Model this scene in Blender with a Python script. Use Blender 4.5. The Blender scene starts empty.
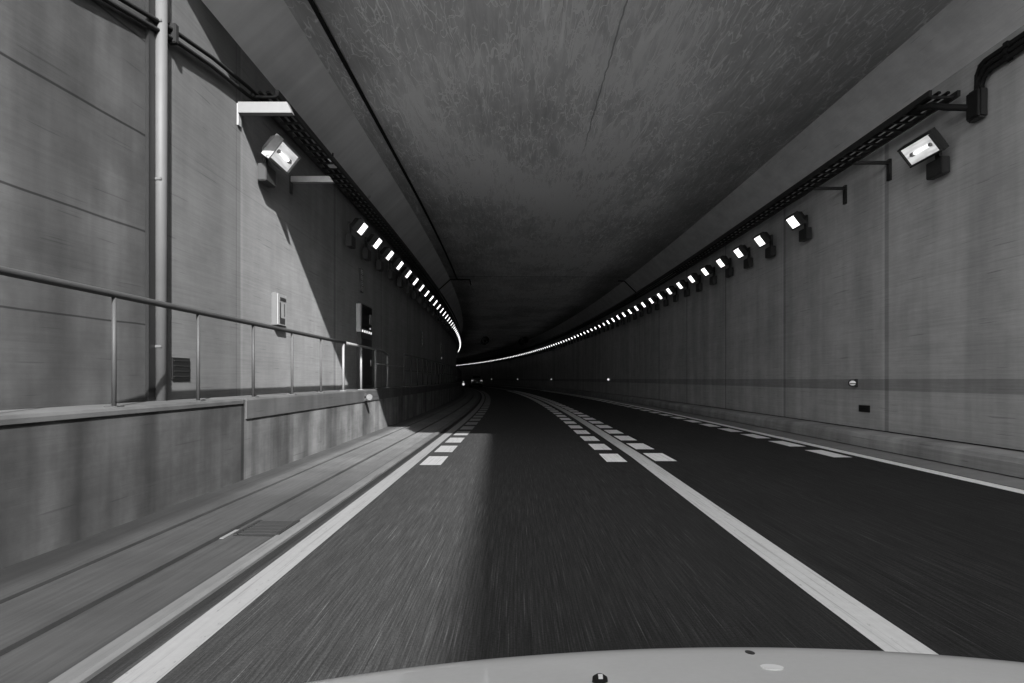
import bpy, bmesh, math, random
from mathutils import Vector, Matrix
random.seed(7)
scene = bpy.context.scene
COL = scene.collection

# ------------------------------------------------------------------ the tunnel's course
S0, RAD = 17.0, 610.0            # straight up to S0, then a left-hand curve of radius RAD
def heading(s):
    return (s - S0) / RAD if s > S0 else 0.0
def P(s, X, Z):
    if s <= S0:
        return Vector((X, s, Z))
    a = (s - S0) / RAD
    return Vector((-RAD * (1 - math.cos(a)) + X * math.cos(a), S0 + RAD * math.sin(a) + X * math.sin(a), Z))
def stations(a, b, step=None):
    out = [a]; s = a
    while True:
        st = step or (1.0 if s < 60 else 1.5 if s < 200 else 4.0)
        s += st
        if s >= b - 1e-4: break
        out.append(s)
    out.append(b)
    return out

# ------------------------------------------------------------------ materials (all neutral greys: the photograph is monochrome)
class N:
    def __init__(self, name, rough=0.8, spec=0.3, metal=0.0):
        self.m = bpy.data.materials.new(name); self.m.use_nodes = True
        self.t = self.m.node_tree; self.b = self.t.nodes['Principled BSDF']
        self.b.inputs['Roughness'].default_value = rough
        self.b.inputs['Specular IOR Level'].default_value = spec
        self.b.inputs['Metallic'].default_value = metal
        self.uvn = None
    def nd(self, k): return self.t.nodes.new(k)
    def lk(self, a, b): self.t.links.new(a, b)
    def uv(self, sx=1, sy=1, ox=0, oy=0):
        if not self.uvn:
            self.uvn = self.nd('ShaderNodeTexCoord').outputs['UV']
        mp = self.nd('ShaderNodeMapping')
        mp.inputs['Scale'].default_value = (sx, sy, 1); mp.inputs['Location'].default_value = (ox, oy, 0)
        self.lk(self.uvn, mp.inputs['Vector']); return mp.outputs['Vector']
    def obj(self, sx=1, sy=1, sz=1):
        mp = self.nd('ShaderNodeMapping'); mp.inputs['Scale'].default_value = (sx, sy, sz)
        self.lk(self.nd('ShaderNodeTexCoord').outputs['Object'], mp.inputs['Vector']); return mp.outputs['Vector']
    def xy(self):
        if not hasattr(self, '_xy'):
            s = self.nd('ShaderNodeSeparateXYZ'); self.lk(self.uv(), s.inputs[0]); self._xy = (s.outputs[0], s.outputs[1])
        return self._xy
    def noise(self, vec, scale=1, detail=3, rough=.55, dist=0):
        n = self.nd('ShaderNodeTexNoise'); n.inputs['Scale'].default_value = scale; n.inputs['Detail'].default_value = detail
        n.inputs['Roughness'].default_value = rough; n.inputs['Distortion'].default_value = dist
        self.lk(vec, n.inputs['Vector']); return n.outputs[0]
    def edge(self, vec, scale):
        n = self.nd('ShaderNodeTexVoronoi'); n.feature = 'DISTANCE_TO_EDGE'; n.inputs['Scale'].default_value = scale
        self.lk(vec, n.inputs['Vector']); return n.outputs['Distance']
    def warp(self, vec, amt, scale):
        n = self.nd('ShaderNodeTexNoise'); n.inputs['Scale'].default_value = scale; n.inputs['Detail'].default_value = 2
        self.lk(vec, n.inputs['Vector'])
        m = self.nd('ShaderNodeVectorMath'); m.operation = 'MULTIPLY_ADD'; m.inputs[1].default_value = (amt, amt, 0)
        self.lk(n.outputs['Color'], m.inputs[0]); self.lk(vec, m.inputs[2]); return m.outputs[0]
    def mth(self, op, a, b=None, c=None):
        n = self.nd('ShaderNodeMath'); n.operation = op
        for i, v in enumerate((a, b, c)):
            if v is None: continue
            if isinstance(v, (int, float)): n.inputs[i].default_value = v
            else: self.lk(v, n.inputs[i])
        return n.outputs[0]
    def rng(self, v, a, b, c, d):                      # smooth map range, clamped
        n = self.nd('ShaderNodeMapRange'); n.interpolation_type = 'SMOOTHSTEP'
        for i, x in enumerate((a, b, c, d)): n.inputs[i + 1].default_value = x
        self.lk(v, n.inputs[0]); return n.outputs[0]
    def band(self, v, lo, hi, soft=.01):               # 1 inside lo..hi
        return self.mth('MULTIPLY', self.rng(v, lo - soft, lo + soft, 0, 1), self.rng(v, hi - soft, hi + soft, 1, 0))
    def per(self, v, s0, period):                      # signed distance to the nearest multiple
        x = self.mth('SUBTRACT', v, s0 - period / 2)
        x = self.mth('FLOORED_MODULO', x, period)
        return self.mth('SUBTRACT', x, period / 2)
    def mul(self, *a):
        r = a[0]
        for x in a[1:]: r = self.mth('MULTIPLY', r, x)
        return r
    def fade(self, mask, to):                          # 1 -> 'to' where mask = 1
        return self.mth('MULTIPLY_ADD', mask, to - 1, 1)
    def vary(self, fac, amt):                          # 1 + amt*(fac-.5)*2
        return self.mth('MULTIPLY_ADD', fac, 2 * amt, 1 - amt)
    def col(self, v):
        self.lk(v, self.b.inputs['Base Color'])
    def const(self, v): self.b.inputs['Base Color'].default_value = (v, v, v, 1)
    def bump(self, v, strength=.3, dist=.01):
        b = self.nd('ShaderNodeBump'); b.inputs['Strength'].default_value = strength; b.inputs['Distance'].default_value = dist
        self.lk(v, b.inputs['Height']); self.lk(b.outputs[0], self.b.inputs['Normal'])

M = {}
def simple(name, v, rough=.6, spec=.4, metal=0, var=.15, sc=6):
    n = N(name, rough, spec, metal)
    f = n.noise(n.obj(), sc, 4)
    n.col(n.mth('MULTIPLY', n.vary(f, var), v)); M[name] = n.m; return n.m
simple('dark metal', .022, .55, .4)
simple('black rubber', .012, .8, .2)
simple('galvanised', .30, .45, .5, .35, .2, 9)
simple('rail paint', .17, .5, .4, .1, .2, 9)
simple('rail near', .035, .6, .3); simple('post grey', .06, .8, .2)  # near handrail and posts are darker than the far end
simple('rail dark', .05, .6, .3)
simple('white paint', .75, .5, .4, 0, .06, 12); simple('grey paint', .13, .5, .4, 0, .06, 12)
simple('grey panel', .22, .5, .4, 0, .2, 14)
simple('black panel', .010, .35, .5)
simple('pale pipe', .07, .6, .3, 0, .15, 5)
simple('grate iron', .02, .6, .4, .4)
simple('far car paint', .22, .3, .5, 0, .05)
simple('glass dark', .01, .08, .5, 0, .0)
simple('mark dark', .03, .6, .3)
simple('dull white', .07)
simple('disc grey', .10, .4, .4, 0, .35, 30)
simple('mark white', .8, .4, .4, 0, .03)
def emit(name, v, tex=False):
    n = N(name); n.const(.6 if tex else .8)
    n.b.inputs['Emission Color'].default_value = (1, 1, 1, 1); n.b.inputs['Emission Strength'].default_value = v
    if tex:
        f = n.noise(n.obj(3, 1.2, 14), 2.2, 3)
        n.lk(n.mth('MULTIPLY', n.rng(f, .3, .7, .55, 1.15), v), n.b.inputs['Emission Strength'])
    M[name] = n.m
LAMP = .75
emit('lamp glow', LAMP)
emit('lamp reflector', .13, True)
emit('lamp tube', .4)
emit('delineator glow', .16); emit('delineator faint', .012)  # reflectors are no lamps: their headlight return is put in as emission
emit('tail glow', .06)
emit('indicator glow', .07)
emit('sign glow', .05)

def concrete(name, base, joints=(), lines=(), band=None, vst=.3, blotch=.22, grain=.14, soot=None, seed=0, strips=(), bands=(), pours_vignette=(), patch=.08):
    n = N(name, .85, .25)
    s, t = n.xy()
    g1 = n.noise(n.uv(.32, 26, seed, seed), 1, 4, .6)
    g2 = n.noise(n.uv(2.5, 60, seed, 3), 1, 2, .6)
    bl = n.noise(n.uv(.35, .5, seed + 5, 0), 1, 4, .6)
    bf = n.noise(n.uv(3.2, 3.2, seed, 7), 1, 5, .7)
    vs = n.noise(n.uv(1.1, .10, seed + 11, 1), 1, 4, .6)
    v = n.mul(n.vary(g1, grain), n.vary(g2, grain * .7), n.vary(bl, blotch), n.vary(bf, .10), n.vary(n.rng(n.noise(n.uv(1.3, 1.6, seed + 2, 5), 1, 5, .62), .3, .7, 0, 1), patch), n.vary(n.rng(vs, .3, .7, 0, 1), vst))
    # short horizontal scrapes
    sc = n.noise(n.uv(1.1, 30, seed + 3, 9), 1, 1, .5)
    v = n.mul(v, n.fade(n.rng(sc, .69, .74, 0, 1), .72))
    for s0, per, w, k in joints:                        # vertical movement joints: dark filler beside a paler arris
        d = n.per(s, s0, per)
        v = n.mul(v, n.fade(n.band(d, -w / 2, w / 2, .012), k), n.fade(n.band(d, w / 2 + .02, w / 2 + .08, .02), 1.12))
    for s0, k, sf in pours_vignette:                                 # darker before s0: pour steps, and near-end vignette painted in by wide sf
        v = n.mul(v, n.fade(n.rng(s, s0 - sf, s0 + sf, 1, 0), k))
    for s0, w, k in strips:
        v = n.mul(v, n.fade(n.band(s, s0 - w / 2, s0 + w / 2, .012), k))
    for z, w, k in lines:                               # horizontal lift joints
        wob = n.mth('MULTIPLY_ADD', n.noise(n.uv(.8, 0), 1, 2), .03, z - .015)
        d = n.mth('ABSOLUTE', n.mth('SUBTRACT', t, wob))
        v = n.mul(v, n.fade(n.rng(d, w * .5, w * 1.2, 1, 0), k))
    for lo_, hi_, k, sf in bands:
        v = n.mul(v, n.fade(n.band(t, lo_, hi_, sf), k))
    if band:
        v = n.mul(v, n.fade(n.band(t, band[0], band[1], .006), band[2]))
    if soot:
        st = n.noise(n.uv(.22, .25, seed, 4), 1, 3)
        v = n.mul(v, n.fade(n.mul(n.rng(t, soot[0], soot[1], 0, 1), n.rng(st, .3, .65, .4, 1)), soot[2]))
    n.col(n.mth('MULTIPLY', v, base))
    n.bump(n.mth('ADD', g1, bf), .25, .006)
    M[name] = n.m
concrete('concrete left', .205, joints=[(9.55, 5.05, .15, .72)], lines=[(3.9, .008, .8), (2.75, .006, .85)], vst=.12, seed=1, pours_vignette=[(9.5, .66, .02), (11.8, .72, 2.2)], grain=.2)
concrete('concrete right', .44, joints=[(12.37, 4.72, .13, .66)], lines=[(2.9, .006, .9), (4.1, .008, .88)], band=(1.04, 1.25, .66), vst=.16, blotch=.2, grain=.2, seed=21)
concrete('concrete approach', .046, lines=[(1.82, .010, .35), (2.80, .012, .3), (3.81, .014, .25), (4.8, .012, .3), (5.8, .012, .3), (6.8, .012, .3), (7.8, .012, .3)], vst=.34, blotch=.38, grain=.13, patch=.2, seed=41)
concrete('concrete parapet', .128, strips=[(8.22, .09, .45), (8.42, .15, 1.25)], vst=.55, blotch=.35, seed=61, pours_vignette=[(8.26, .54, .02), (12, .62, 2.8)], grain=.13, patch=.28)
concrete('concrete coping', .065, vst=.25, seed=81)
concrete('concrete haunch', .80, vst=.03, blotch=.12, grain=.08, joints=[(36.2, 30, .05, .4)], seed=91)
concrete('concrete gutter', .105, vst=.12, blotch=.5, grain=.5, seed=101, pours_vignette=[(10.0, .26, 5.5)], bands=[(-3.4, -3.02, .42, .12), (-2.86, -2.80, .55, .015), (-2.345, -2.275, .55, .015), (-1.92, -1.87, .5, .02)])  # gutter darkens toward the near end: vignette put into its colour
concrete('concrete strip', .075, vst=.1, blotch=.25, grain=.25, seed=111)
concrete('concrete kerb', .30, vst=.22, blotch=.35, grain=.25, seed=121)
concrete('concrete rim', .22, vst=.1, blotch=.3, seed=131)

n = N('ceiling concrete', .8, .3)
s, t = n.xy()
def hairs(sx, sy, ox, oy, amt, lo, hi):
    a = n.noise(n.warp(n.uv(sx, sy, ox, oy), amt, 1.7), 1, 2, .5, .8)
    d = n.mth('ABSOLUTE', n.mth('SUBTRACT', a, .5))
    m = n.rng(n.noise(n.uv(.5, .8, ox + 3, oy + 8), 1, 3), lo, hi, 0, 1)
    return n.mul(n.rng(d, .001, .010, .8, 0), m)
hair = n.mth('MAXIMUM', hairs(.5, 2.6, 3, 1, .5, .38, .52), n.mth('MAXIMUM', hairs(.7, 4.2, 17, 6, .5, .40, .55), n.mth('MAXIMUM', hairs(.9, 3.4, 29, 13, .6, .38, .52), n.mth('MAXIMUM', hairs(.45, 5.5, 41, 3, .4, .38, .52), hairs(.6, 7.0, 53, 23, .4, .40, .54)))))
fine = n.noise(n.uv(1.0, 9), 1, 5, .65)
fib = n.noise(n.warp(n.uv(.7, 5, 2, 9), .8, .8), 1, 4, .7)
blo = n.noise(n.uv(.18, .35, 9, 1), 1, 4, .6)
v = n.mul(n.vary(n.rng(fine, .25, .75, 0, 1), .09), n.vary(n.rng(fib, .3, .7, 0, 1), .09), n.vary(n.rng(blo, .3, .7, 0, 1), .24), n.fade(hair, 1.75))
crk = n.mth('ABSOLUTE', n.mth('SUBTRACT', t, n.mth('MULTIPLY_ADD', n.noise(n.uv(1.2, 0), 1, 3), .12, 1.47)))
v = n.mul(v, n.fade(n.mul(n.rng(crk, .004, .02, 1, 0), n.rng(s, 14, 17, 1, 0)), .5))
dj = n.mth('ABSOLUTE', n.per(s, 57.5, 22.3))
v = n.mul(v, n.fade(n.mul(n.rng(dj, .03, .08, 1, 0), n.rng(s, 30, 31, 0, 1)), .35))
v = n.mul(v, n.fade(n.rng(t, -2.0, -2.9, 0, 1), .62), n.fade(n.rng(t, 3.6, 5.6, 0, 1), .5))   # darker margins
n.col(n.mth('MULTIPLY', v, .82)); n.bump(fine, .2, .006)
M['ceiling concrete'] = n.m

n = N('asphalt', .82, .25)
s, t = n.xy()
st1 = n.noise(n.uv(.8, 55), 1, 3, .6)
st2 = n.noise(n.uv(2.2, 130, 3, 5), 1, 3, .65)
st3 = n.noise(n.uv(1.0, 110, 8, 2), 1, 1, .5)
agg = n.noise(n.uv(60, 60), 1, 3, .7)
blo = n.noise(n.uv(.12, .7, 4, 4), 1, 3)
v = n.mul(n.vary(n.rng(st1, .25, .75, 0, 1), .32), n.vary(n.rng(st2, .3, .7, 0, 1), .5), n.vary(n.rng(agg, .3, .7, 0, 1), .3), n.vary(blo, .16), n.fade(n.rng(st3, .63, .74, 0, 1), 2.5))
for c in (-.72, .98, 2.95, 4.55):                      # polished wheel tracks
    d = n.mth('ABSOLUTE', n.mth('SUBTRACT', t, c)); v = n.mul(v, n.fade(n.rng(d, .1, .5, 1, 0), 1.13))
v = n.mul(v, n.fade(n.rng(t, -1.72, -1.69, 1, 0), .4))  # the fresh sealed strip along the gutter
v = n.mul(v, n.fade(n.mul(n.rng(t, 1.95, 2.1, 0, 1), n.rng(st1, .35, .65, 1, 0)), .62))
n.col(n.mth('MULTIPLY', v, .0168)); n.bump(n.mth('ADD', st2, agg), .35, .004)
M['asphalt'] = n.m

def paint(name, base):
    n = N(name, .6, .35)
    a = n.noise(n.uv(.5, 70), 1, 3); b = n.noise(n.uv(14, 14), 1, 4, .7)
    w = n.noise(n.uv(.7, 45, 5, 3), 1, 2)
    c = n.noise(n.uv(9, 30, 2, 8), 1, 5, .75)
    v = n.mul(n.vary(a, .14), n.vary(b, .14), n.fade(n.rng(w, .56, .66, 0, 1), .72), n.fade(n.rng(c, .60, .68, 0, 1), .55))
    n.col(n.mth('MULTIPLY', v, base)); M[name] = n.m
paint('sun line paint', .155); paint('sun dash paint', .22); paint('centre paint', .58); paint('dash paint', .92); paint('edge paint', .92)  # sunlit left line and dashes use darker copies of the shaded white

n = N('car paint', .38, .5)
n.const(.62); n.b.inputs['Coat Weight'].default_value = .8; n.b.inputs['Coat Roughness'].default_value = .06
f = n.noise(n.obj(), 5, 3); f2 = n.noise(n.obj(60, 60, 60), 1, 2)
n.col(n.mth('MULTIPLY', n.mul(n.vary(f, .05), n.vary(f2, .05)), .70)); M['car paint'] = n.m
n = N('earth', .95, .1)
f = n.noise(n.obj(.05, .05, .05), 1, 6); n.col(n.mth('MULTIPLY', n.vary(f, .4), .12)); M['earth'] = n.m

# ------------------------------------------------------------------ mesh helpers
def link(name, me, mat, parent=None, smooth=False):
    o = bpy.data.objects.new(name, me); COL.objects.link(o)
    for mm in (mat if isinstance(mat, (list, tuple)) else [mat]): me.materials.append(M[mm])
    if parent: o.parent = parent
    if smooth:
        for p in me.polygons: p.use_smooth = True
    return o
def tag(o, label=None, cat=None, group=None, kind=None):
    if label: o['label'] = label
    if cat: o['category'] = cat
    if group: o['group'] = group
    if kind: o['kind'] = kind
    return o
def empty(name, label, cat, loc=(0, 0, 0), rz=0, group=None):
    o = bpy.data.objects.new(name, None); COL.objects.link(o); o.empty_display_size = .2
    o.location = loc; o.rotation_euler = (0, 0, rz); return tag(o, label, cat, group)
def at(name, label, cat, s, X, Z, group=None):
    return empty(name, label, cat, P(s, X, Z), heading(s), group)

def sweep(name, prof, sts, mat, parent=None, closed=True, vco='z', xoff=None, smooth=False):
    """extrude a cross-section (X, Z) along the tunnel; UV = (metres along, X or Z)"""
    verts, faces, uvs = [], [], []
    k = len(prof)
    for s in sts:
        for (X, Z) in prof:
            dx = xoff(s) if xoff else 0
            verts.append(P(s, X + dx, Z))
    def uvof(s, i):
        X, Z = prof[i]; return (s, Z if vco == 'z' else X)
    for a in range(len(sts) - 1):
        for i in range(k if closed else k - 1):
            j = (i + 1) % k
            faces.append((a * k + i, a * k + j, (a + 1) * k + j, (a + 1) * k + i))
            u = [uvof(sts[a], i), uvof(sts[a], j), uvof(sts[a + 1], j), uvof(sts[a + 1], i)]
            if vco == 'xz':
                (x0, z0), (x1, z1) = prof[i], prof[j]
                L0 = x0 + z0; L1 = x1 + z1 if abs((x1 - x0)) + abs(z1 - z0) else L0
                u = [(sts[a], x0 - z0), (sts[a], x1 - z1), (sts[a + 1], x1 - z1), (sts[a + 1], x0 - z0)]
            uvs += u
    if closed:
        e = len(sts) - 1
        faces.append(tuple(range(k))); uvs += [(prof[i][0], prof[i][1]) for i in range(k)]
        faces.append(tuple(e * k + i for i in reversed(range(k)))); uvs += [(prof[i][0], prof[i][1]) for i in reversed(range(k))]
    me = bpy.data.meshes.new(name); me.from_pydata(verts, [], faces)
    ul = me.uv_layers.new(name='UV')
    for l, u in zip(ul.data, uvs): l.uv = u
    if closed:
        bm = bmesh.new(); bm.from_mesh(me); bmesh.ops.recalc_face_normals(bm, faces=bm.faces); bm.to_mesh(me); bm.free()
    return link(name, me, mat, parent, smooth)

class MB:
    def __init__(self): self.bm = bmesh.new()
    def poly(self, corners, faces, mi=0):
        vs = [self.bm.verts.new(c) for c in corners]; fs = []
        for f in faces:
            try:
                ff = self.bm.faces.new([vs[i] for i in f]); ff.material_index = mi; fs.append(ff)
            except ValueError: pass
        return vs, fs
    def box(self, c, size, rot=None, bevel=0, mi=0, taper=None):
        hx, hy, hz = size[0] / 2, size[1] / 2, size[2] / 2
        cs = [Vector((x * hx, y * hy, z * hz)) for x in (-1, 1) for y in (-1, 1) for z in (-1, 1)]
        if rot: cs = [rot @ v for v in cs]
        cs = [v + Vector(c) for v in cs]
        vs, fs = self.poly(cs, [(0, 1, 3, 2), (4, 6, 7, 5), (0, 4, 5, 1), (2, 3, 7, 6), (0, 2, 6, 4), (1, 5, 7, 3)], mi)
        if bevel:
            es = list({e for f in fs for e in f.edges})
            r = bmesh.ops.bevel(self.bm, geom=es, offset=bevel, segments=2, affect='EDGES')
            for f in r['faces']: f.material_index = mi
        return self
    def frustum(self, c0, sx0, sy0, c1, sx1, sy1, ax, ay, mi=0):
        c0, c1, ax, ay = Vector(c0), Vector(c1), Vector(ax), Vector(ay)
        cs = []
        for c, sx, sy in ((c0, sx0, sy0), (c1, sx1, sy1)):
            for a, b in ((-1, -1), (1, -1), (1, 1), (-1, 1)): cs.append(c + ax * a * sx / 2 + ay * b * sy / 2)
        self.poly(cs, [(0, 1, 2, 3), (7, 6, 5, 4), (0, 4, 5, 1), (1, 5, 6, 2), (2, 6, 7, 3), (3, 7, 4, 0)], mi); return self
    def tube(self, pts, r, seg=10, mi=0, cap=True):
        pts = [Vector(p) for p in pts]; rings = []
        for i, p in enumerate(pts):
            d = (pts[min(i + 1, len(pts) - 1)] - pts[max(i - 1, 0)]).normalized()
            up = Vector((0, 0, 1)) if abs(d.z) < .9 else Vector((1, 0, 0))
            a = d.cross(up).normalized(); b = d.cross(a).normalized()
            rr = r[i] if isinstance(r, (list, tuple)) else r
            rings.append([self.bm.verts.new(p + (a * math.cos(q) + b * math.sin(q)) * rr) for q in [2 * math.pi * k / seg for k in range(seg)]])
        for i in range(len(rings) - 1):
            for k in range(seg):
                f = self.bm.faces.new((rings[i][k], rings[i][(k + 1) % seg], rings[i + 1][(k + 1) % seg], rings[i + 1][k])); f.material_index = mi; f.smooth = True
        if cap:
            for rg in (rings[0], rings[-1]):
                f = self.bm.faces.new(rg); f.material_index = mi
        return self
    def mesh(self, name):
        bmesh.ops.recalc_face_normals(self.bm, faces=self.bm.faces)
        me = bpy.data.meshes.new(name); self.bm.to_mesh(me); self.bm.free(); return me
    def build(self, name, mat, parent=None):
        return link(name, self.mesh(name), mat, parent)
def copy_tree(o, parent=None):
    c = o.copy(); COL.objects.link(c)
    if parent: c.parent = parent
    for ch in list(o.children): copy_tree(ch, c)
    return c
def arc(s0, s1, X, Z, step=1.5):
    return [P(s, X, Z) for s in stations(s0, s1, step)]

# ------------------------------------------------------------------ setting
XL, XR = -3.9, 6.7                # inner faces of the side walls
ZC, ZH = 6.53, 5.93               # ceiling, foot of the haunches
PORT_L, PORT_R = 7.42, 5.64       # where the roof starts
END = 400.0
me = bpy.data.meshes.new('ground')
me.from_pydata([(-4000, -4000, -.12), (4000, -4000, -.12), (4000, 4000, -.12), (-4000, 4000, -.12)], [], [(0, 1, 2, 3)])
tag(link('ground', me, 'earth'), kind='structure')
allst = stations(-60, END)
road = tag(sweep('road', [(-1.9, -.004), (2.1, -.004), (5.75, -.004)], allst, 'asphalt', closed=False, vco='x'), kind='structure')

def cx(s):                         # the lane line drifts right while the lane widens
    return 1.80 + .15 * min(1, max(0, (s - 3.5) / 7.5))
def strip(name, f0, f1, sts, mat, z=.0):
    verts, faces, uvs = [], [], []
    for s in sts: verts += [P(s, f0(s), z), P(s, f1(s), z)]
    for a in range(len(sts) - 1):
        faces.append((2 * a, 2 * a + 1, 2 * a + 3, 2 * a + 2))
        uvs += [(sts[a], f0(sts[a])), (sts[a], f1(sts[a])), (sts[a + 1], f1(sts[a + 1])), (sts[a + 1], f0(sts[a + 1]))]
    me = bpy.data.meshes.new(name); me.from_pydata(verts, [], faces)
    ul = me.uv_layers.new(name='UV')
    for l, u in zip(ul.data, uvs): l.uv = u
    return link(name, me, mat, road)
strip('edge_line', lambda s: -1.665, lambda s: -1.485, allst, 'sun line paint')
strip('edge_line', lambda s: 5.505, lambda s: 5.70, allst, 'edge paint')
strip('lane_line', lambda s: cx(s) - .112, lambda s: cx(s) + .112, allst, 'centre paint')
def dashes(name, f0, f1, s0, mat='dash paint', n=36, per=1.75, L=1.12):
    verts, faces, uvs = [], [], []
    for k in range(n):
        a = s0 + k * per; b = a + L; q = len(verts)
        for s in (a, b): verts += [P(s, f0(s), .0), P(s, f1(s), .0)]
        faces.append((q, q + 1, q + 3, q + 2)); uvs += [(a, f0(a)), (a, f1(a)), (b, f1(b)), (b, f0(b))]
    me = bpy.data.meshes.new(name); me.from_pydata(verts, [], faces)
    ul = me.uv_layers.new(name='UV')
    for l, u in zip(ul.data, uvs): l.uv = u
    return link(name, me, mat, road)
dashes('slowing_dashes', lambda s: -1.42, lambda s: -1.11, 9.93, 'sun dash paint')
dashes('slowing_dashes', lambda s: cx(s) - .58, lambda s: cx(s) - .27, 10.3)
dashes('slowing_dashes', lambda s: cx(s) + .17, lambda s: cx(s) + .50, 10.4)
dashes('slowing_dashes', lambda s: 5.06, lambda s: 5.36, 10.9, 'edge paint')

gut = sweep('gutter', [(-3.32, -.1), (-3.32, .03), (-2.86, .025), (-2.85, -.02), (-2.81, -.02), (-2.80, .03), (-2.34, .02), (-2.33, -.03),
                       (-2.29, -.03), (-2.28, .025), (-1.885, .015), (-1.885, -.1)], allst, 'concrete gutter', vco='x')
tag(gut, kind='structure')
sweep('edging_strip', [(-1.883, -.1), (-1.883, .03), (-1.80, .03), (-1.78, .015), (-1.78, -.1)], allst, 'concrete strip', gut, vco='x')
rim = tag(sweep('pavement', [(5.72, -.1), (5.72, .006), (6.23, .03), (6.23, -.1)], allst, 'concrete rim', vco='x'), kind='structure')
kerb = tag(sweep('kerb', [(6.2, -.05), (6.21, .20), (6.235, .265), (6.29, .285), (6.72, .30), (6.72, -.05)], allst, 'concrete kerb'), kind='structure')

simple('dark strip', .015, .9, .1)
def kstrip(name, x0, x1, z, par):
    o = strip(name, lambda s: x0, lambda s: x1, stations(PORT_R, END), 'dark strip', z); o.parent = par
kstrip('gap_shade', 6.60, 6.695, .3045, kerb); kstrip('foot_line', 6.165, 6.205, .034, kerb)  # black strips: shade of the wall gap painted on, dark line along the foot
# ------------------------------------------------------------------ tunnel
tun = empty('tunnel', 'dark concrete road tunnel curving left, with sloped haunches below a flat ceiling', 'tunnel', (0, PORT_L, 0))
def in_tunnel(o):
    o.parent = tun; o.matrix_parent_inverse = Matrix.Translation((0, -PORT_L, 0)); return o
sl, sr = stations(PORT_L, END), stations(PORT_R, END)
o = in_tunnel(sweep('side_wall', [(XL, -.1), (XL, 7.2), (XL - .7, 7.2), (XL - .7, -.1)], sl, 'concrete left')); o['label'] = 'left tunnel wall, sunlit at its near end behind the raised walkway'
o = in_tunnel(sweep('side_wall', [(XR, -.1), (XR, 7.2), (XR + .7, 7.2), (XR + .7, -.1)], sr, 'concrete right')); o['label'] = 'right tunnel wall with a darker horizontal stripe'
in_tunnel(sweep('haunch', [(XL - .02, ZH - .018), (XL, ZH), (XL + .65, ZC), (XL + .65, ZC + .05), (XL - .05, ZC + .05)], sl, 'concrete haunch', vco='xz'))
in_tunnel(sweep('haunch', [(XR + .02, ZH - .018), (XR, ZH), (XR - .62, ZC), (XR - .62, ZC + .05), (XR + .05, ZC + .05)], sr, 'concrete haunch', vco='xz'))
in_tunnel(sweep('ceiling', [(XL - .3, ZC), (XR + .3, ZC), (XR + .3, ZC + .75), (XL - .3, ZC + .75)], sl, 'ceiling concrete', vco='x'))
in_tunnel(sweep('portal_shade_step', [(1.25, ZC + .004), (XR + .3, ZC + .004), (XR + .3, ZC + .75), (1.25, ZC + .75)], [PORT_R, PORT_L - .004], 'ceiling concrete', vco='x'))  # unseen slab, added to cut the front edge of the sunlit floor

tag(sweep('retaining_wall', [(XL, -.1), (XL, 5.75), (XL - .7, 5.75), (XL - .7, -.1)], stations(-60, PORT_L - .06), 'concrete approach',
          xoff=lambda s: -min(2.2, max(0, (PORT_L - s) * .075))),
    'stained concrete retaining wall with horizontal joints, just left of the pale vertical pipe', 'wall')
def unseen_sloped_wall(name, tops, mat, parent=None):      # right-hand approach wall out of view, its stepped, sloping top shaped to cut the sun patch; tops = [(s, height)]
    verts, faces, uvs = [], [], []
    for s, h in tops:
        x = XR + max(0, (-4.4 - s) * .027)
        verts += [(x, s, -.1), (x, s, h), (x + .7, s, h), (x + .7, s, -.1)]
    for a in range(len(tops) - 1):
        for k in range(4):
            q = (4 * a + k, 4 * a + (k + 1) % 4, 4 * a + 4 + (k + 1) % 4, 4 * a + 4 + k)
            faces.append(q); uvs += [(verts[v][1], verts[v][2]) for v in q]
    for q in ((0, 1, 2, 3), tuple(4 * len(tops) - 4 + k for k in (3, 2, 1, 0))):
        faces.append(q); uvs += [(verts[v][0], verts[v][2]) for v in q]
    me = bpy.data.meshes.new(name); me.from_pydata(verts, [], faces)
    for l, u in zip(me.uv_layers.new(name='UV').data, uvs): l.uv = u
    bm = bmesh.new(); bm.from_mesh(me); bmesh.ops.recalc_face_normals(bm, faces=bm.faces); bm.to_mesh(me); bm.free()
    return link(name, me, mat, parent)
tag(unseen_sloped_wall('retaining_wall', [(-60, 2.5), (-19.5, 2.5), (-19.4, 13.38), (-4.6, 13.38), (PORT_R - .004, 6.9)], 'concrete approach'),
    'unseen tall concrete wall before the tunnel mouth on the right, top shaped to cut the sun patch', 'wall')

walk = empty('inspection_walkway', 'raised concrete walkway with a stained parapet face along the left tunnel wall', 'walkway', (0, 0, 0))
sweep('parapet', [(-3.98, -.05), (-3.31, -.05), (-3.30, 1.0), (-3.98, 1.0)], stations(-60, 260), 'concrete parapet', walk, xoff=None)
sweep('coping', [(-3.88, .765), (-3.284, .765), (-3.284, .99), (-3.296, 1.014), (-3.88, 1.014)], stations(8.3, 260), 'concrete coping', walk)
sweep('coping', [(-3.88, .955), (-3.284, .955), (-3.284, .99), (-3.296, 1.014), (-3.88, 1.014)], stations(-60, 8.2), 'concrete coping', walk)

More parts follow.
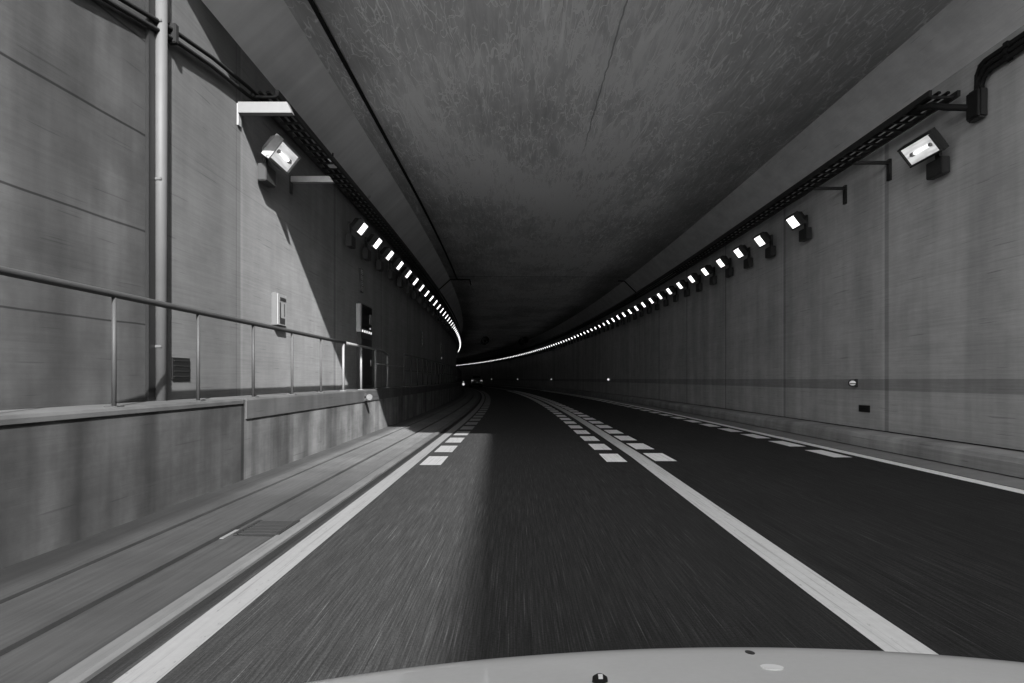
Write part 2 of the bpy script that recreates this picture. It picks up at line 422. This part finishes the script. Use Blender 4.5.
# ------------------------------------------------------------------ railings
RX = -3.4
def railing(label, s0, s1, posts, mat, zr, mid, group=None, low_end=False):
    r = empty('guard_railing', label, 'railing', P(posts[0], RX, 1.0))
    off = P(posts[0], RX, 1.0)
    m = MB(); pts = [p - off for p in arc(s0, s1, RX, zr)]
    if low_end: pts.append(P(s1 + .75, RX, zr - .1) - off)
    if low_end:
        q = [i for i, p in enumerate(pts) if (p + off).y > 12.6][0]
        MB().tube(pts[:q + 1], .030, 10).build('handrail', 'rail near', r); m.tube(pts[q:], .028, 10).build('handrail', mat, r)
    else: m.tube(pts, .028, 10).build('handrail', mat, r)
    if mid:
        MB().tube([p - off for p in arc(mid[0], mid[1], RX, mid[2])], .018, 8).build('middle_rail', mat, r)
    for s in posts:
        m = MB(); b = P(s, RX, 1.012) - off
        m.tube([b, b + Vector((0, 0, zr - 1.012 - .02))], .019 if s < 13 else .025, 10).box(b + Vector((0, 0, .006)), (.11, .11, .012))
        m.build('post', 'rail near' if s < 9 else 'post grey' if s < 13 else mat, r)
    return r
railing('sunlit pipe railing along the walkway, ending beside the dark wall cabinet', -6, 17.35, [-6.4 + 1.52 * k + .0 for k in range(0, 17)], 'rail paint', 1.965, (16.6, 20.5, 1.62), low_end=True)
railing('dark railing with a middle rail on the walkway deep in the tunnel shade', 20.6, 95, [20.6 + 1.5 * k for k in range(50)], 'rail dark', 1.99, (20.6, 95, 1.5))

# ------------------------------------------------------------------ lamps
def lamp_axes(sd):                 # sd = +1 on the right wall, -1 on the left
    b = Vector((.61 * sd, 0, -.79)); nn = Vector((-.79 * sd, 0, -.61)); return b, nn
def lamp_meshes(sd, L=.42, Wd=.25):
    b, nn = lamp_axes(sd); ay = Vector((0, 1, 0)); o = Vector((0, 0, 0))
    h = MB(); h.frustum(o - nn * .012, L + .1, Wd + .08, o - nn * .11, L + .1, Wd + .08, ay, b); h.frustum(o - nn * .112, L + .06, Wd + .05, o - nn * .23, L * .7, Wd * .7, ay, b)
    for k in (-1, 1):              # raised rim round the lens
        h.box(o + b * ((Wd / 2 + .02) * k), (.05, L + .1, .03), Matrix((( -nn.x, 0, b.x), (0, 1, 0), (-nn.z, 0, b.z))).to_3x3())
        h.box(o + ay * ((L / 2 + .03) * k), (.05, .03, Wd), Matrix(((-nn.x, 0, b.x), (0, 1, 0), (-nn.z, 0, b.z))).to_3x3())
    l = MB(); l.frustum(o + nn * .004, L, Wd, o - nn * .010, L, Wd, ay, b)
    k = MB(); back = o - nn * .2
    wall = .32 * sd
    k.box((wall - .03 * sd, 0, -.12), (.05, .10, .55)); k.box(((back.x + wall) / 2, .0, back.z - .02), (abs(wall - back.x), .07, .05))
    k.box((wall - .07 * sd, -.05, -.30), (.13, .42, .26), bevel=.012)
    return h, l, k
LROW, RROW = 'floodlights in the row along the left wall', 'floodlights in the row along the right wall'
D = 1.677
def lamp_proto(sd, label, group):
    r = empty('floodlight', label, 'lamp', group=group)
    h, l, k = lamp_meshes(sd)
    h.build('housing', 'dark metal', r); l.build('lens', 'lamp glow', r); k.build('wall_bracket', 'dark metal', r)
    return r
def lamp_far(sd):
    m = MB(); b, nn = lamp_axes(sd); ay = Vector((0, 1, 0)); o = Vector((0, 0, 0))
    m.frustum(o - nn * .012, .52, .33, o - nn * .2, .4, .23, ay, b, 0); m.frustum(o + nn * .004, .24, .17, o - nn * .010, .24, .17, ay, b, 1)
    m.box((.17 * sd, 0, .0), (.28, .08, .06)); m.box((.26 * sd, 0, -.25), (.12, .42, .3))
    return m.mesh('floodlight')
protos = {}
for sd, X, Z, first, row, grp, last, lab in (
        (1, 6.34, 4.85, [15.66], 22.83 - 3 * D, RROW, 205, 'right'), (-1, -3.5, 4.65, [15.45], 17.1, LROW, 92, 'left')):
    ss = first + [row + D * k for k in range(200) if row + D * k < last]
    far_me = None
    for i, s in enumerate(ss):
        if i == 0:
            lbl = 'first brightly lit square lamp of the %s wall row, nearest the tunnel mouth' % lab
            o = protos[sd] = lamp_proto(sd, lbl, grp)
        elif s < 44:
            o = copy_tree(protos[sd])
        else:
            if far_me is None:
                far_me = lamp_far(sd); far_me.materials.append(M['dark metal']); far_me.materials.append(M['lamp glow'])
            o = bpy.data.objects.new('floodlight', far_me); COL.objects.link(o); tag(o, None, 'lamp', grp)
        o.location = P(s, X, Z); o.rotation_euler = (0, 0, heading(s))
        if i > 0: o['label'] = 'glowing rectangular lamp in the long row along the %s tunnel wall' % lab
        if i == 1: o['label'] = 'second brightly lit lamp of the %s row from the tunnel mouth' % lab
        if i == 2: o['label'] = 'third brightly lit lamp of the %s row from the tunnel mouth' % lab
def big_lamp(sd, label, s, X, Z):
    r = at('floodlight', label, 'lamp', s, X, Z)
    b, nn = lamp_axes(sd); ay = Vector((0, 1, 0)); o = Vector((0, 0, 0))
    h, l, k = lamp_meshes(sd, .74, .29)
    h.build('housing', 'grey panel' if sd < 0 else 'dark metal', r)
    l.build('reflector', 'lamp reflector', r); k.build('wall_bracket', 'dark metal', r)
    t = MB(); t.tube([o + nn * .02 - ay * .25, o + nn * .02 + ay * .12], .022, 8); t.build('lamp_tube', 'lamp tube', r)
    t = MB(); t.box(o + nn * .02 + ay * .18, (.05, .07, .05)); t.box(o + nn * .02 - ay * .29, (.045, .05, .045)); t.build('lamp_holder', 'grey panel', r)
    return r
big_lamp(1, 'large pale floodlight apart from the row, high on the near right wall', 10.74, 6.34, 4.85)
big_lamp(-1, 'large pale floodlight at the edge of the sunlight high on the left wall', 10.45, -3.56, 4.65)

# bare lamp brackets (no lamp on them)
def arm(label, s, X0, X1, Z, mat, sz, sd, stub=.3, group=None):
    r = at('lamp_bracket', label, 'bracket', s, X0, Z, group)
    m = MB(); L = X1 - X0
    c = [(0, -sz[1] / 2, -sz[0] / 2), (0, sz[1] / 2, -sz[0] / 2), (0, sz[1] / 2, sz[0] / 2), (0, -sz[1] / 2, sz[0] / 2)]
    e = [(L + .07 * (1 if L > 0 else -1) * (z < 0), y, z) for _, y, z in c]
    m.poly(c + e, [(0, 1, 2, 3), (7, 6, 5, 4), (0, 4, 5, 1), (1, 5, 6, 2), (2, 6, 7, 3), (3, 7, 4, 0)]); m.build('arm', mat, r)
    MB().box((-.0 + .02 * sd, 0, -stub / 2 + .06), (.05, .10, stub)).build('wall_plate', 'dark metal' if mat != 'grey paint' else 'grey panel', r)
    return r
arm('white horizontal bracket arm in the sun, high on the left wall below the cables', 9.55, -3.88, -3.2, 5.03, 'grey paint', (.15, .12), -1)
arm('grey bracket arm without a lamp, in the shade past the left floodlight', 11.75, -3.88, -3.22, 4.68, 'galvanised', (.10, .10), -1)
arm('dark bracket arm without a lamp, nearest the large floodlight on the right wall', 12.25, 6.66, 6.1, 5.13, 'dark metal', (.05, .07), 1, .38)
arm('dark bracket arm without a lamp, next to the first lamp of the right row', 13.9, 6.66, 6.1, 5.13, 'dark metal', (.05, .07), 1, .38)
r = at('junction_box', 'small white box hanging under the left cable tray past the floodlight', 'junction box', 13.2, -3.56, 5.42)
MB().box((0, 0, 0), (.16, .12, .16), bevel=.015).build('casing', 'white paint', r); MB().tube([(0, 0, .08), (0, 0, .2)], .015, 8).build('hanger', 'dark metal', r)

# ------------------------------------------------------------------ cable trays and conduits
def tray(label, X0, X1, Z, s0, s1):
    r = empty('cable_tray', label, 'cable tray')
    sts = stations(s0, s1)
    for X in (X0, X1):
        sweep('side_rail', [(X - .022, Z - .045), (X + .022, Z - .045), (X + .022, Z + .045), (X - .022, Z + .045)], sts, 'dark metal', r)
    s = s0 + .1
    while s < min(s1, 27):
        MB().box(P(s, (X0 + X1) / 2, Z - .02), (abs(X1 - X0) - .044, .05, .03), Matrix.Rotation(heading(s), 3, 'Z')).build('rung', 'dark metal', r); s += .34
    for k in (.3, .62):
        X = X0 + (X1 - X0) * k
        sweep('cable', [(X - .03, Z), (X - .015, Z + .03), (X + .02, Z + .03), (X + .035, Z)], sts, 'black rubber', r)
    return r
tray('dark ladder cable tray under the haunch along the right wall', 6.12, 6.54, 5.48, 10.1, 205)
tray('dark ladder cable tray under the haunch along the left wall', -3.84, -3.48, 5.40, 9.9, 95)

def pipe(name, label, cat, pts, rad, mat='dark metal', clamps=(), group=None):
    base = Vector(pts[0]); o = empty(name, label, cat, base, 0, group)
    MB().tube([Vector(p) - base for p in pts], rad, 10).build('pipe_run', mat, o)
    for c, sz in clamps: MB().box(Vector(c) - base, sz, bevel=.01).build('clamp', mat, o)
    return o
lx = XL + .06
def flare(s): return -max(0, (PORT_L - s) * .075)
pipe('conduit', 'upper of two dark cables sloping up the left wall past the vertical pipe', 'conduit',
     [(lx + flare(3), 3.0, 4.55), (lx + flare(6), 6.0, 4.87), (lx, 7.6, 5.14), (lx, 8.6, 5.30), (lx, 9.75, 5.42), (lx + .04, 10.4, 5.42)], .026, 'black rubber', [((lx + .0, 7.62, 5.10), (.10, .08, .22))])
pipe('conduit', 'lower of two dark cables sloping up the left wall past the vertical pipe', 'conduit',
     [(lx + flare(3), 3.0, 4.46), (lx + flare(6), 6.0, 4.78), (lx, 7.6, 5.04), (lx, 8.6, 5.19), (lx, 9.75, 5.30), (lx + .04, 10.4, 5.37)], .026, 'black rubber')
rx = XR - .07
for nm, dz, dx in (('topmost', 0, 0), ('middle', -.085, .0), ('lowest', -.17, 0)):
    pipe('conduit', nm + ' of the three dark pipes bending down high on the right wall', 'conduit',
         [(rx, 2, 5.78 + dz), (rx, 9.66 + dz * .6, 5.76 + dz), (rx - .01, 9.76 + dz * .6, 5.72 + dz), (rx - .01, 9.82 + dz * .6, 5.62 + dz), (rx - .01, 9.84 + dz * .6, 5.25)], .036, 'black rubber',
         [((rx, 9.22, 5.76 + dz), (.10, .09, .09))])
pipe('conduit', 'bent dark pipe joining the right cable tray to the junction box', 'conduit',
     [(rx, 9.92, 5.19), (rx - .1, 9.99, 5.22), (rx - .3, 10.1, 5.27), (rx - .42, 10.25, 5.36), (rx - .42, 10.7, 5.44)], .05, 'black rubber')
r = at('junction_box', 'dark junction box where the pipes end high on the right wall', 'junction box', 9.84, rx, 5.20)
MB().box((0, 0, 0), (.14, .30, .44), bevel=.03).build('casing', 'dark metal', r); MB().box((-.075, 0, .0), (.012, .24, .36), bevel=.004).build('cover', 'black rubber', r)
pipe('ceiling_cable', 'long black cable running along the ceiling beside the left haunch', 'cable',
     [(-2.86, s, ZC - .035) for s in stations(PORT_L + .1, 17, 3)] + [P(s, -2.86, ZC - .035) for s in stations(18, 36, 2)], .035, 'black rubber')
def cross(label, pts):
    pipe('cross_conduit', label, 'conduit', pts, .03, 'black rubber')
cross('thin dark pipe crossing the left haunch and turning along the ceiling', [P(36.1, -3.86, 5.5), P(36.1, -3.86, 5.92), P(36.1, -3.22, 6.49), P(36.1, -2.2, 6.49), P(38, -2.2, 6.49)])
cross('thin dark pipe crossing the right haunch', [P(36.3, 6.65, 5.5), P(36.3, 6.65, 5.90), P(36.3, 6.05, 6.48), P(36.3, 5.7, 6.49)])
r = empty('drainpipe', 'pale vertical pipe on the left wall where the tunnel begins', 'pipe', (XL + .045, 7.39, 1.0))
MB().tube([(0, 0, 0), (0, 0, 5.2)], .066, 14).build('pipe_run', 'pale pipe', r)
MB().box((-.042, -.135, 2.6), (.036, .13, 5.2)).build('joint_filler', 'black panel', r)
for z in (.6, 2.4, 4.1): MB().box((-.01, 0, z), (.10, .15, .03), bevel=.006).build('clamp', 'pale pipe', r)

# ------------------------------------------------------------------ things on the left wall
r = at('wall_vent', 'square black opening low on the left wall behind the railing', 'vent', 7.9, XL + .005, 1.0 + .37)
MB().box((.0, 0, 0), (.03, .40, .25)).build('opening', 'black panel', r)
m = MB()
for k in range(4): m.box((.017, 0, -.09 + .06 * k), (.008, .36, .008))
m.build('louvre', 'dark metal', r)
r = at('sign_box', 'small sunlit box with white side and grey face on the left wall', 'sign', 11.05, XL, 2.37)
MB().box((.045, 0, 0), (.09, .42, .52), bevel=.006).build('casing', 'dull white', r)
MB().box((.094, 0, 0), (.012, .40, .50)).build('face', 'grey panel', r)
m = MB(); m.box((.104, .03, .17), (.006, .28, .05)); m.box((.104, -.10, -.02), (.006, .05, .26)); m.box((.104, .0, -.18), (.006, .24, .09)); m.box((.104, .10, 0), (.006, .03, .2)); m.build('dark_marking', 'dark metal', r)
r = at('wall_cabinet', 'dark upright cabinet with a row of small lights, on the left wall', 'cabinet', 17.25, XL, 1.014)
MB().box((.05, 0, 1.05), (.10, 1.30, 2.10), bevel=.01).build('casing', 'black panel', r)
MB().box((.05, -.67, 1.73), (.105, .04, .68)).build('side_panel', 'galvanised', r)
MB().box((.106, 0, 1.78), (.012, 1.16, .58)).build('window', 'glass dark', r)
MB().box((.114, .40, 1.76), (.012, .18, .26)).build('notice', 'grey panel', r)
for k in range(5): MB().box((.112, -.48 + .24 * k, 1.42), (.016, .075, .055)).build('indicator', 'delineator glow', r)
MB().box((.112, .36, 1.53), (.02, .10, .04)).build('indicator', 'indicator glow', r)
MB().box((.106, 0, .66), (.012, 1.16, 1.16), bevel=.004).build('door', 'dark metal', r); MB().box((.118, .42, .65), (.016, .06, .16)).build('handle', 'galvanised', r)
def plate(label, s, Z, h=.62, glow='grey panel'):
    r = at('wall_sign', label, 'sign', s, XL, Z)
    MB().box((.02, 0, 0), (.04, .34, h), bevel=.004).build('plate', 'dark metal', r)
    for k in range(4):
        m = MB(); z = h * (.36 - .24 * k)
        m.box((.044, 0, z + .045), (.006, .2, .02)); m.box((.044, 0, z - .045), (.006, .2, .02)); m.box((.044, -.09, z), (.006, .02, .07)); m.box((.044, .09, z), (.006, .02, .07)); m.box((.044, 0, z), (.006, .12, .02))
        m.build('character', glow, r)
    return r
plate('narrow upright sign of four pale marks above the dark cabinet', 17.0, 3.70, .58, 'galvanised')
plate('narrow upright sign above the dark railing, nearer of two in the shade', 28.7, 2.95, .62, 'galvanised')
plate('narrow upright sign above the dark railing, with a tiny light below', 38.0, 2.95, .62, 'galvanised')
r = at('signal_light', 'tiny white light under the farther upright sign on the left wall', 'light', 38.1, XL + .03, 2.42)
MB().box((0, 0, 0), (.08, .12, .12), bevel=.01).build('casing', 'dark metal', r); MB().box((.045, -.02, 0), (.01, .10, .10)).build('lens', 'indicator glow', r)

# ------------------------------------------------------------------ delineators
def delineator(label, s, X, Z, sd, glow, bracket=True, group=None, sz=1.0, flat=1.0):
    r = at('delineator', label, 'reflector', s, X, Z, group)
    m = MB(); m.box((-.02 * sd, .03, .0), (.05, .05, .16), bevel=.006); m.box((-.07 * sd, .02, .0), (.14, .03, .03)); m.build('bracket', 'dark metal', r)
    m = MB(); m.tube([(-.11 * sd, .02, 0), (-.11 * sd, -.012, 0)], .075 * sz, 18); m.build('rim', 'dark metal', r)
    m = MB(); m.tube([(-.11 * sd, -.0125, 0), (-.11 * sd, -.02, 0)], .064 * sz, 18); m.build('disc', glow, r).scale.z = flat
    if flat < 1:
        r.children[1].scale.z = .75; MB().box((-.11 * sd, -.024, -.01), (.12, .012, .016)).build('bar', 'dark metal', r)
    return r
d = delineator('round white reflector on the parapet in the last of the sunlight', 14.7, -3.285, .86, -1, 'disc grey', sz=1.0)
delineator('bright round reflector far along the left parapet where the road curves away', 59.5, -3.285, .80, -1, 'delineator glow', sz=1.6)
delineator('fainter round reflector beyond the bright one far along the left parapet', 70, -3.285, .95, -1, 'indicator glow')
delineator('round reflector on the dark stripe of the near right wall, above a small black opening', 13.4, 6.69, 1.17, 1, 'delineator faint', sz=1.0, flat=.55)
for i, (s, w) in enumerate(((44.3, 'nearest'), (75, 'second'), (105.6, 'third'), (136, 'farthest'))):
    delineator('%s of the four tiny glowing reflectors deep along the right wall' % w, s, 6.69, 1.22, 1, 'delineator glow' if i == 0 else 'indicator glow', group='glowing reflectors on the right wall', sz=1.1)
r = at('wall_vent', 'small black opening under the reflector on the right wall', 'vent', 13.15, XR - .004, .68)
MB().box((0, 0, 0), (.03, .40, .13)).build('opening', 'black panel', r); MB().box((-.017, 0, 0), (.008, .36, .012)).build('louvre', 'dark metal', r)

# ------------------------------------------------------------------ drain, jet fans
r = empty('drain_grate', 'dark iron drain grate set in the gutter beside the left edge line', 'drain', (-2.04, 5.6, .016))
m = MB(); m.box((0, 0, .006), (.36, .52, .012)); m.build('tray', 'black panel', r)
m = MB()
for k in range(9): m.box((0, -.22 + .055 * k, .016), (.30, .022, .012))
m.box((-.165, 0, .016), (.03, .52, .014)); m.box((.165, 0, .016), (.03, .52, .014)); m.build('bars', 'grate iron', r)
m = MB(); m.box((-.225, -.22, .012), (.03, .3, .004)); m.build('painted_tick', 'grey paint', r)
for X, w in ((-.2, 'left'), (4.6, 'right')):
    r = at('jet_fan', w + ' one of the two dark round fans hanging under the ceiling deep in the tunnel', 'fan', 85, X, 6.0)
    MB().tube([(0, -1.6, 0), (0, -1.45, 0), (0, 1.45, 0), (0, 1.6, 0)], [.43, .40, .40, .43], 24, cap=False).build('casing', 'dark metal', r)
    m = MB(); m.tube([(0, -.3, 0), (0, .3, 0)], .13, 12)
    for k in range(8):
        a = k * math.pi / 4; m.box((math.cos(a) * .25, 0, math.sin(a) * .25), (.25, .03, .1), Matrix.Rotation(-a, 3, 'Y') @ Matrix.Rotation(.5, 3, 'X'))
    m.build('rotor', 'dark metal', r)
    m = MB(); m.box((-.2, -.9, .46), (.05, .08, .16)); m.box((.2, -.9, .46), (.05, .08, .16)); m.box((-.2, .9, .46), (.05, .08, .16)); m.box((.2, .9, .46), (.05, .08, .16)); m.build('hangers', 'dark metal', r)

# ------------------------------------------------------------------ the camera car (white bonnet at the bottom) and the car ahead
car = empty('car', 'white car seen from its windscreen, bonnet filling the bottom edge', 'car', (.34, 0, 0))
CXC, HW = .34, .93
def hood_z(x, y):                  # x from the car's middle
    xc = x - .17
    k = min(1, abs(x) / HW)
    if y <= 1.5: z = .655 + (1.5 - y) * .175 + .04 * max(0, 1.5 - y) ** 2 * 0
    else: z = .655 - .25 * (y - 1.5) - .9 * (y - 1.5) ** 2
    z -= .082 * xc * xc
    if k > .93: z -= .05 * ((k - .93) / .07) ** 2
    return z
def grid(name, x0, x1, y0, y1, nx, ny, f, mat, parent, y_edge=None, thick=.012):
    bm = bmesh.new(); vs = []
    for j in range(ny + 1):
        for i in range(nx + 1):
            x = x0 + (x1 - x0) * i / nx; ye = y1 if y_edge is None else y_edge(x)
            y = y0 + (ye - y0) * j / ny; vs.append(bm.verts.new((x, y, f(x, y))))
    for j in range(ny):
        for i in range(nx):
            a = j * (nx + 1) + i
            ff = bm.faces.new((vs[a], vs[a + 1], vs[a + nx + 2], vs[a + nx + 1])); ff.smooth = True
    me = bpy.data.meshes.new(name); bm.to_mesh(me); bm.free()
    o = link(name, me, mat, parent, True)
    sm = o.modifiers.new('thickness', 'SOLIDIFY'); sm.thickness = thick; sm.offset = -1
    return o
grid('bonnet', -.93, .93, .45, 1.95, 48, 40, hood_z, 'car paint', car, lambda x: 1.95 - .35 * (abs(x) / .93) ** 3)
# lower body: lofted side section, nose to tail
def body_mesh():
    bm = bmesh.new(); rings = []
    secs = [(2.02, .62, .28, .34), (1.9, .80, .2, .36), (1.55, .92, .20, .48), (.9, .925, .2, .60), (.45, .93, .2, .70), (.38, .935, .2, .80), (.0, .935, .2, .84), (-1.2, .935, .2, .88), (-2.0, .925, .2, .9), (-2.5, .86, .25, .88), (-2.62, .7, .32, .8)]
    for y, hw, z0, z1 in secs:
        pts = []
        for x, z in ((-hw * .96, z0), (-hw, z0 + .12), (-hw, (z0 + z1) / 2), (-hw * .985, z1 - .05), (-hw * .93, z1 - .02), (0, z1 - .03), (hw * .93, z1 - .02), (hw * .985, z1 - .05), (hw, (z0 + z1) / 2), (hw, z0 + .12), (hw * .96, z0)):
            pts.append(bm.verts.new((x, y, z)))
        rings.append(pts)
    n = len(rings[0])
    for a in range(len(rings) - 1):
        for i in range(n):
            f = bm.faces.new((rings[a][i], rings[a][(i + 1) % n], rings[a + 1][(i + 1) % n], rings[a + 1][i])); f.smooth = True
    bm.faces.new(rings[0]); bm.faces.new(rings[-1])
    bmesh.ops.recalc_face_normals(bm, faces=bm.faces)
    me = bpy.data.meshes.new('body'); bm.to_mesh(me); bm.free(); return me
link('body', body_mesh(), 'car paint', car)
m = MB()
m.poly([(-.76, .30, 1.50), (.76, .30, 1.50), (.80, -.6, 1.56), (-.80, -.6, 1.56), (.74, -1.7, 1.50), (-.74, -1.7, 1.50), (-.76, .30, 1.54), (.76, .30, 1.54), (.80, -.6, 1.6), (-.80, -.6, 1.6), (.74, -1.7, 1.54), (-.74, -1.7, 1.54)],
       [(0, 3, 2, 1), (3, 5, 4, 2), (6, 7, 8, 9), (9, 8, 10, 11), (0, 1, 7, 6), (4, 5, 11, 10), (1, 2, 8, 7), (2, 4, 10, 8), (3, 0, 6, 9), (5, 3, 9, 11)])
m.build('roof', 'car paint', car)
for sx in (-1, 1):
    MB().tube([(sx * .74, .28, 1.52), (sx * .87, .40, .80)], .035, 8).build('pillar', 'car paint', car)
    MB().tube([(sx * .72, -1.66, 1.52), (sx * .8, -2.3, .86)], .05, 8).build('pillar', 'car paint', car)
    MB().box((sx * .62, 1.93, .30), (.3, .12, .1), bevel=.03).build('headlight', 'galvanised', car)
    for y in (1.2, -1.75):
        m = MB(); m.tube([(sx * .80, y, .31), (sx * .955, y, .31)], .31, 28); w = m.build('wheel', 'black rubber', car)
        m = MB(); m.tube([(sx * .90, y, .31), (sx * .96, y, .31)], .2, 20); m.build('rim', 'galvanised', w)
def on_hood(u, v):                 # point of the bonnet under the photograph's pixel (world space, camera at 0,0,1.25)
    dx, dz = (u - 517) / 683, -(v - 379) / 683
    y = .6
    while y < 2.4:
        if 1.25 + dz * y <= hood_z(dx * y - CXC, y): break
        y += .002
    return (dx * y - CXC, y, hood_z(dx * y - CXC, y))
p = on_hood(600, 682)
m = MB(); m.tube([(p[0], p[1], p[2] - .01), (p[0], p[1], p[2] + .008), (p[0], p[1], p[2] + .013)], [.016, .014, .007], 16); nz = m.build('washer_nozzle', 'black rubber', car)
m = MB(); m.box((p[0], p[1] - .008, p[2] + .013), (.008, .008, .006)); m.build('jet', 'mark white', nz)
def spot(name, u, v, rx_, ry_, mat):
    p = on_hood(u, v); m = MB(); q = [(p[0] + rx_ * math.cos(a), p[1] + ry_ * math.sin(a)) for a in [k * math.pi / 10 for k in range(20)]]
    top = [(x, y, hood_z(x, y) + .0015) for x, y in q]; bot = [(x, y, hood_z(x, y) - .004) for x, y in q]
    m.poly(top + bot, [tuple(range(20))] + [(i, (i + 1) % 20, 20 + (i + 1) % 20, 20 + i) for i in range(20)]); m.build(name, mat, car)
spot('white_spot', 772, 667.5, .022, .022, 'mark white')  # small pale mark on the bonnet, a dark one after it
spot('dark_spot', 750, 653, .009, .018, 'mark dark')

ah = at('car', 'dark minivan driving ahead, tiny in the distance where the tunnel curves', 'car', 107, .35, 0)
m = MB(); m.box((0, 2.1, .68), (1.76, 4.3, .86), bevel=.1)
m.poly([(-.84, 0.0, 1.1), (.84, 0.0, 1.1), (.84, 3.4, 1.1), (-.84, 3.4, 1.1), (-.70, .22, 1.84), (.70, .22, 1.84), (.70, 2.7, 1.84), (-.70, 2.7, 1.84)],
       [(4, 5, 6, 7), (0, 1, 5, 4), (1, 2, 6, 5), (2, 3, 7, 6), (3, 0, 4, 7)]); m.build('body', 'far car paint', ah)
m = MB(); m.poly([(-.70, .03, 1.17), (.70, .03, 1.17), (.60, .17, 1.72), (-.60, .17, 1.72), (-.70, .05, 1.17), (.70, .05, 1.17), (.60, .19, 1.72), (-.60, .19, 1.72)],
                [(0, 1, 2, 3), (7, 6, 5, 4), (0, 4, 5, 1), (1, 5, 6, 2), (2, 6, 7, 3), (3, 7, 4, 0)]); m.build('rear_window', 'glass dark', ah)
MB().box((0, -.02, .95), (1.3, .04, .05)).build('trim', 'galvanised', ah)
MB().box((0, -.05, .42), (1.7, .14, .2), bevel=.03).build('bumper', 'black rubber', ah)
MB().box((0, -.06, .72), (.34, .02, .17)).build('number_plate', 'white paint', ah)
for sx in (-1, 1):
    MB().box((sx * .72, -.06, 1.0), (.30, .06, .13), bevel=.01).build('tail_light', 'tail glow', ah)
    for y in (.8, 3.4):
        m = MB(); m.tube([(sx * .68, y, .32), (sx * .89, y, .32)], .32, 20); m.build('wheel', 'black rubber', ah)

# ------------------------------------------------------------------ light
SUN = Vector((.55, -1.54, 1.0)).normalized()       # towards the sun
ld = bpy.data.lights.new('sun', 'SUN'); ld.energy = 3.3; ld.angle = math.radians(.6); ld.color = (1, 1, 1)
lo = bpy.data.objects.new('sun', ld); COL.objects.link(lo)
lo.rotation_euler = SUN.to_track_quat('Z', 'Y').to_euler(); lo.location = SUN * 60
w = bpy.data.worlds.new('World'); scene.world = w; w.use_nodes = True
nt = w.node_tree; bg = nt.nodes['Background']
sky = nt.nodes.new('ShaderNodeTexSky'); sky.sky_type = 'NISHITA'; sky.sun_disc = False
sky.sun_elevation = math.asin(SUN.z); sky.sun_rotation = math.atan2(SUN.x, SUN.y)
bw = nt.nodes.new('ShaderNodeRGBToBW')             # a monochrome photograph: the sky's light without its blue
nt.links.new(sky.outputs[0], bw.inputs[0]); nt.links.new(bw.outputs[0], bg.inputs[0]); bg.inputs[1].default_value = .15

cd = bpy.data.cameras.new('camera'); cam = bpy.data.objects.new('camera', cd); COL.objects.link(cam)
cam.location = (0, 0, 1.25); cam.rotation_euler = (math.radians(90), 0, 0)
cd.lens = 24.0; cd.sensor_width = 36.0; cd.shift_x = -5 / 1024; cd.shift_y = 37.5 / 1024
cd.clip_start = .05; cd.clip_end = 9000
scene.camera = cam
scene.view_settings.view_transform = 'Standard'; scene.view_settings.look = 'None'
scene.view_settings.exposure = 2.25; scene.view_settings.gamma = 1.0
scene.render.engine = 'CYCLES'
scene.cycles.use_denoising = True
scene.cycles.max_bounces = 8; scene.cycles.diffuse_bounces = 5
scene.cycles.sample_clamp_indirect = 8
